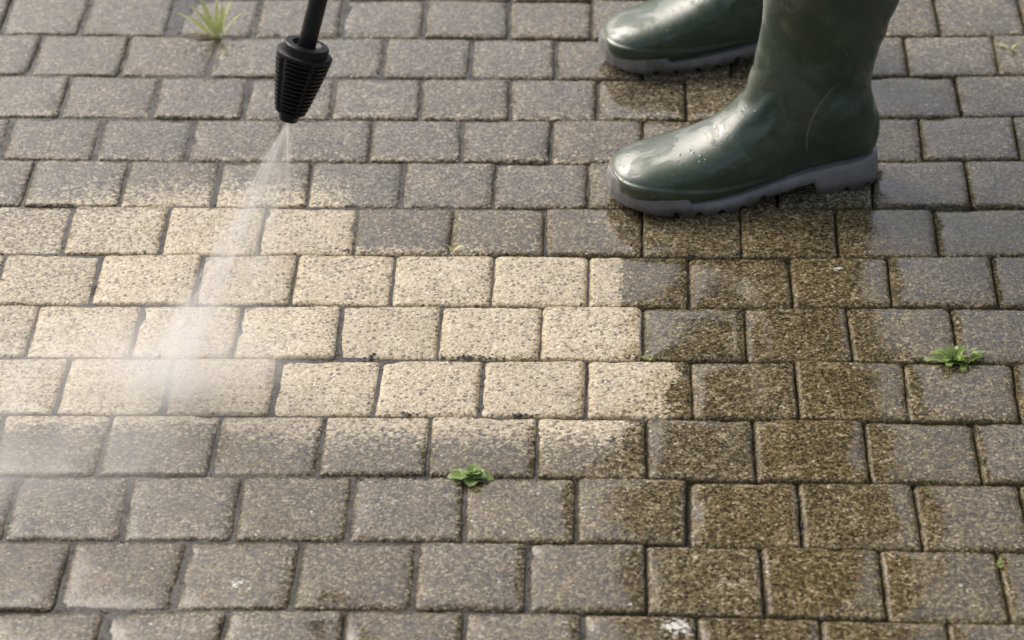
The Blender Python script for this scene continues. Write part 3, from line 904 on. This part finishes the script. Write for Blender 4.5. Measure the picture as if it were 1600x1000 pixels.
def place_leaves(root, specs, mats):
    for (az, L, W, bend, up, serr, off, zz) in specs:
        v, f = leaf_mesh(L, W, bend, up, serr)
        o = mesh_obj('leaf', v, f, rs.choice(mats), root, (off[0], off[1], zz))
        o.rotation_euler = (rs.uniform(-.25, .25), 0, rad(az))

def weed(name, loc, n, L, W, label, mats, serr, seed, up=(0.35, 1.2), spread=.006):
    global rs
    rs = random.Random(seed)
    root = empty(name, loc)
    tag(root, label, 'weed', 'weeds in the paving joints')
    sp = []
    for k in range(n):
        f = k / max(1, n - 1)
        sp.append((k * 137.5 + rs.uniform(-20, 20), L * rs.uniform(.7, 1.1) * (1.05 - .35 * f), W * rs.uniform(.8, 1.15) * (1.05 - .3 * f),
                   rs.uniform(.5, 1.1), up[0] + (up[1] - up[0]) * f + rs.uniform(-.12, .12), serr,
                   (rs.uniform(-spread, spread), rs.uniform(-spread * .5, spread * .5)), rs.uniform(-.003, .001)))
    place_leaves(root, sp, mats)
    return root
weed('rosette_weed', (-0.0445, 2.4305, -.001), 16, .021, .0078, 'small round-leaved green weed in the joint before the washed strip', [M_LEAF2, M_LEAF2, M_LEAF], 0, 21, (.45, 1.25), .006)
weed('leafy_weed', (0.4690, 2.6310, -.002), 28, .028, .0058, 'larger ragged green weed at the joint near the right edge', [M_LEAF, M_LEAF, M_LEAF2], .34, 9, (.45, 1.45), .010)
weed('seedling', (0.1440, 2.6445, -.002), 4, .010, .0032, 'tiny green seedling at the end of the washed strip', [M_LEAF], 0, 4, (.3, 1.0), .003)
weed('seedling', (0.4585, 2.2720, -.003), 4, .012, .0034, 'tiny dark green seedling in the joint at lower right', [M_LEAF], 0, 14, (.3, 1.0), .003)
weed('seedling', (-0.0660, 2.8760, -.001), 2, .016, .0020, 'single pale green sprout standing in a wet joint above the washed strip', [M_BLADE], 0, 5, (1.0, 1.3), .001)
weed('seedling', (0.6360, 3.3500, -.003), 5, .022, .0022, 'faint yellowish sprout in the joint at top right behind the boots', [M_BLADE], 0, 6, (.5, 1.2), .004)

rs = random.Random(31)
tuft = empty('grass_tuft', (-0.371, 3.4290, -.003))
tag(tuft, 'pale yellow-green grass tuft growing from a joint at top left', 'grass tuft')
BL = [(158, .062, .0027, .55, .80, M_BLADE), (140, .060, .0024, .5, 1.05, M_BLADE), (112, .064, .0026, .4, 1.25, M_BLADE), (75, .058, .0022, .4, 1.2, M_BLADE), (50, .055, .0024, .35, 1.1, M_BLADE),
      (28, .045, .0022, .5, .9, M_BLADE), (180, .036, .0022, .5, .30, M_STRAW), (196, .044, .0024, .4, .14, M_STRAW), (170, .05, .002, .6, .35, M_STRAW), (95, .045, .0022, .3, 1.4, M_BLADE), (125, .040, .0024, .5, 1.0, M_BLADE)]
for az, L, W, bend, up, m in BL:
    v, f = leaf_mesh(L, W * 1.6, bend, up, 0, .35, 8, .45)
    o = mesh_obj('blade', v, f, m, tuft, (rs.uniform(-.004, .004), rs.uniform(-.003, .003), 0))
    o.rotation_euler = (rs.uniform(-.3, .3), 0, rad(az))

# moss cushions and crumbs lying in the joints and on the stones
def joint_points(n, rnd_, xr):
    pts = []
    while len(pts) < n:
        i = rnd_.randint(0, 12)
        if rnd_.random() < .55:
            x = rnd_.uniform(*xr); pts.append((x, course_y(i, x) + rnd_.gauss(0, 1.6)))
        else:
            a, b = rnd_.choice(COURSE_JOINTS[i]); t = rnd_.random()
            x = a + (b - a) * t + rnd_.gauss(0, 1.4)
            if xr[0] < x < xr[1]: pts.append((x, course_y(i, x) * (1 - t) + course_y(i + 1, x) * t if i < 12 else course_y(i, x)))
    return pts
def crumbs(name, pts, smin, smax, mat, label, z0, seed, flat=.6):
    r = random.Random(seed)
    v, f = [], []
    octa = [(1, 0, 0), (0, 1, 0), (-1, 0, 0), (0, -1, 0), (0, 0, 1), (0, 0, -1)]
    of = [(0, 1, 4), (1, 2, 4), (2, 3, 4), (3, 0, 4), (1, 0, 5), (2, 1, 5), (3, 2, 5), (0, 3, 5)]
    for (xp, yp) in pts:
        x, y = to_world(xp, yp)
        s = r.uniform(smin, smax) * r.uniform(.6, 1)
        b0 = len(v)
        ang = r.uniform(0, 6.28)
        for (a, b, c) in octa:
            k = r.uniform(.6, 1.25)
            v.append((x / 1000 + s * k * (a * math.cos(ang) - b * math.sin(ang)) * 1.2, y / 1000 + s * k * (a * math.sin(ang) + b * math.cos(ang)), z0 + s * flat * k * c))
        f += [tuple(b0 + q for q in t) for t in of]
    o = mesh_obj(name, v, f, mat, None, smooth=False)
    tag(o, label, 'debris', kind='stuff')
    return o
r9 = random.Random(9)
jp = joint_points(1500, r9, (-680, 480))
crumbs('joint_crumbs', jp, .0007, .0020, M_GRIT, 'dark grit and soil crumbs lying along the paving joints', -.0030, 1)
clump = []
for (cx, cy, n, sp) in ((-157, 2650, 70, 9), (-72, 2867, 26, 4), (-160, 2652, 30, 5), (-300, 2870, 16, 4), (-265, 2648, 14, 5), (90, 2648, 22, 5), (20, 2650, 14, 4), (60, 2762, 12, 4), (140, 2868, 16, 4), (-100, 2540, 16, 4), (-215, 2538, 14, 5), (-230, 2425, 40, 9), (-185, 2432, 34, 10)):
    clump += [(cx + r9.gauss(0, sp * 1.6), cy + r9.gauss(0, sp * .55)) for _ in range(n)]
crumbs('soil_clumps', clump, .0009, .0027, M_GRIT, 'blackish soil clumps washed up at the stone corners', -.0006, 2)
loose = [(r9.uniform(-640, 330), r9.uniform(2210, 3450)) for _ in range(110)]
crumbs('pale_crumbs', loose, .0006, .0014, M_PALE, 'scattered pale sand grains lying on the stones', .0004, 3)
# moss: short upright scales
mv, mf = [], []
mp = []
for (cx, cy, n, sx_, sy_) in ((406, 2812, 260, 3.2, 30), (404, 2850, 120, 6, 7), (205, 2537, 40, 7, 2), (160, 2537, 30, 8, 2), (310, 2426, 25, 7, 2), (470, 2640, 30, 12, 3), (-380, 3419, 60, 35, 3), (-480, 3424, 40, 30, 2.5), (280, 2972, 40, 20, 2.5), (-300, 3190, 30, 25, 2.2), (360, 3190, 40, 30, 2.5), (100, 2315, 30, 14, 2.5)):
    mp += [(cx + r9.gauss(0, sx_), cy + r9.gauss(0, sy_)) for _ in range(n)]
mp += joint_points(350, r9, (60, 480))
for (xp, yp) in mp:
    x, y = to_world(xp, yp); x /= 1000; y /= 1000
    for q in range(3):
        a = r9.uniform(0, 6.28); s = r9.uniform(.0008, .0022)
        ex, ey = math.cos(a) * s * .45, math.sin(a) * s * .45
        zb = -.0035; b0 = len(mv)
        mv += [(x - ex, y - ey, zb), (x + ex, y + ey, zb), (x + ey * 1.5, y - ex * 1.5, zb + .0025 + s * .8)]
        mf.append((b0, b0 + 1, b0 + 2))
tag(mesh_obj('joint_moss', mv, mf, M_MOSS, None), 'dark olive moss growing in the joints of the unwashed paving', 'moss', kind='stuff')

# ------------------------------------------------------------------ the person in the boots (out of frame, seen only as a dark reflection in the wet stone)
def build_person():
    nodes, edges, radii = [], [], []
    def nd(p, r, parent=None):
        nodes.append(p); radii.append(r if isinstance(r, tuple) else (r, r))
        if parent is not None: edges.append((parent, len(nodes) - 1))
        return len(nodes) - 1
    pel = nd((.36, 3.21, .90), (.15, .17))
    # legs: foot inside each boot, up the shaft, knee, hip
    for (hx, hy, s) in ((.4285, 3.040, -1), (.4345, 3.372, 1)):
        hip = nd((.33, 3.21 + s * .10, .84), (.12, .11), pel)
        kn = nd((.235, hy + (3.21 - hy) * .1, .52), (.098, .095), hip)
        kl = nd((.300, hy + .006, .42), (.088, .085), kn)
        cf = nd((.338, hy + .008, .345), (.052, .052), kl)
        an = nd((.352, hy + .008 - .01, .17), .034, cf)
        nd((.36, hy - .012, .075), .030, an)
    waist = nd((.35, 3.20, 1.06), (.14, .16), pel)
    chest = nd((.31, 3.18, 1.28), (.15, .17), waist)
    neck = nd((.25, 3.15, 1.49), .058, chest)
    head = nd((.20, 3.13, 1.60), (.085, .10), neck)
    nd((.17, 3.12, 1.70), (.075, .085), head)
    # arms reach to the lance
    h1 = TIP + AX * 1.06
    h2 = TIP + AX * 0.80
    for (sh, el, hand, s) in (((.28, 2.97, 1.40), (.20, 2.83, 1.16), h2, -1), ((.28, 3.36, 1.40), (.24, 3.25, 1.18), h1 + AX * .06, 1)):
        a = nd(sh, (.072, .072), chest)
        e = nd(el, (.052, .052), a)
        w = Vector(el).lerp(hand, .80)
        wr = nd(tuple(w), .030, e)
        pm = nd(tuple(Vector(el).lerp(hand, .93)), (.030, .022), wr)
        side = AX.cross((hand - Vector(el)).normalized()).normalized()
        out = (hand - Vector(el)).normalized()
        for k in range(4):
            base_ = Vector(el).lerp(hand, .95) + AX * (.030 - .020 * k)
            k1 = nd(tuple(base_ + side * .022 + out * .012), .0095, pm)
            k2 = nd(tuple(base_ + side * .018 + out * .042), .0088, k1)
            nd(tuple(base_ - side * .008 + out * .046), .0080, k2)
        t1 = nd(tuple(Vector(el).lerp(hand, .93) + AX * .03 - side * .02), .0105, pm)
        nd(tuple(Vector(el).lerp(hand, 1.0) + AX * .045 - side * .024 + out * .02), .0092, t1)
    me = bpy.data.meshes.new('person')
    me.from_pydata([tuple(p) for p in nodes], edges, [])
    me.update()
    tmp = bpy.data.objects.new('person_skeleton', me)
    COL.objects.link(tmp)
    sk = tmp.modifiers.new('skin', 'SKIN')
    sk.use_smooth_shade = True
    for k, sv_ in enumerate(me.skin_vertices[0].data):
        sv_.radius = radii[k]
        sv_.use_root = (k == 0)
    ss_ = tmp.modifiers.new('sub', 'SUBSURF'); ss_.levels = 2; ss_.render_levels = 2
    dg = bpy.context.evaluated_depsgraph_get()
    body = bpy.data.meshes.new_from_object(tmp.evaluated_get(dg))
    bpy.data.objects.remove(tmp)
    body.materials.clear()
    body.materials.append(mat_plain('dark_trousers', (.020, .021, .024), .9, 300, .2))
    body.materials.append(mat_plain('dark_jacket', (.022, .026, .022), .8, 200, .2))
    body.materials.append(mat_plain('skin', (.50, .32, .24), .55, 60, .08))
    for p in body.polygons:
        c = p.center
        p.use_smooth = True
        arm_skin = any((c - (Vector(e_).lerp(h_, .95))).length < .085 for e_, h_ in (((.20, 2.83, 1.16), h2), ((.24, 3.25, 1.18), h1 + AX * .06)))
        p.material_index = 2 if (c.z > 1.50 or arm_skin) else (1 if c.z > .86 else 0)
    o = bpy.data.objects.new('person', body)
    COL.objects.link(o)
    tag(o, 'person in dark jacket and trousers holding the lance, feet in the boots', 'person')
    # hair cap and jacket hem
    v, f = [], []
    hc = Vector((.185, 3.125, 1.655))
    for i in range(9):
        th_ = (i / 8) * 1.75
        for k in range(20):
            a = 2 * math.pi * k / 20
            rr2 = .108 * math.sin(th_) * (1 + .03 * math.sin(a * 5 + i))
            fx = math.cos(a)
            drop = 1.0 if fx > -.2 else max(.35, 1 - (-.2 - fx) * .9)
            v.append((hc.x + rr2 * fx, hc.y + rr2 * .9 * math.sin(a), hc.z + .118 * math.cos(th_ * drop)))
    for i in range(8):
        for k in range(20):
            f.append((i * 20 + k, i * 20 + (k + 1) % 20, i * 20 + 20 + (k + 1) % 20, i * 20 + 20 + k))
    mesh_obj('hair', v, f, mat_plain('brown_hair', (.05, .032, .02), .6, 400, .4), o)
    v, f = [], []
    for i in range(8):
        z = 1.10 - .50 * i / 7
        a0, b0 = .128 + .080 * (i / 7) ** .6, .158 + .095 * (i / 7) ** .6
        for k in range(36):
            a = 2 * math.pi * k / 36
            w = 1 + .03 * math.sin(a * 7 + i * .4) * i / 7
            v.append((.345 - .02 * i / 7 + a0 * w * math.cos(a), 3.205 + b0 * w * math.sin(a), z))
    for i in range(7):
        for k in range(36):
            f.append((i * 36 + k, i * 36 + (k + 1) % 36, i * 36 + 36 + (k + 1) % 36, i * 36 + 36 + k))
    j = mesh_obj('jacket_skirt', v, f, body.materials[1], o)
    so_ = j.modifiers.new('thick', 'SOLIDIFY'); so_.thickness = .006
    return o
build_person()
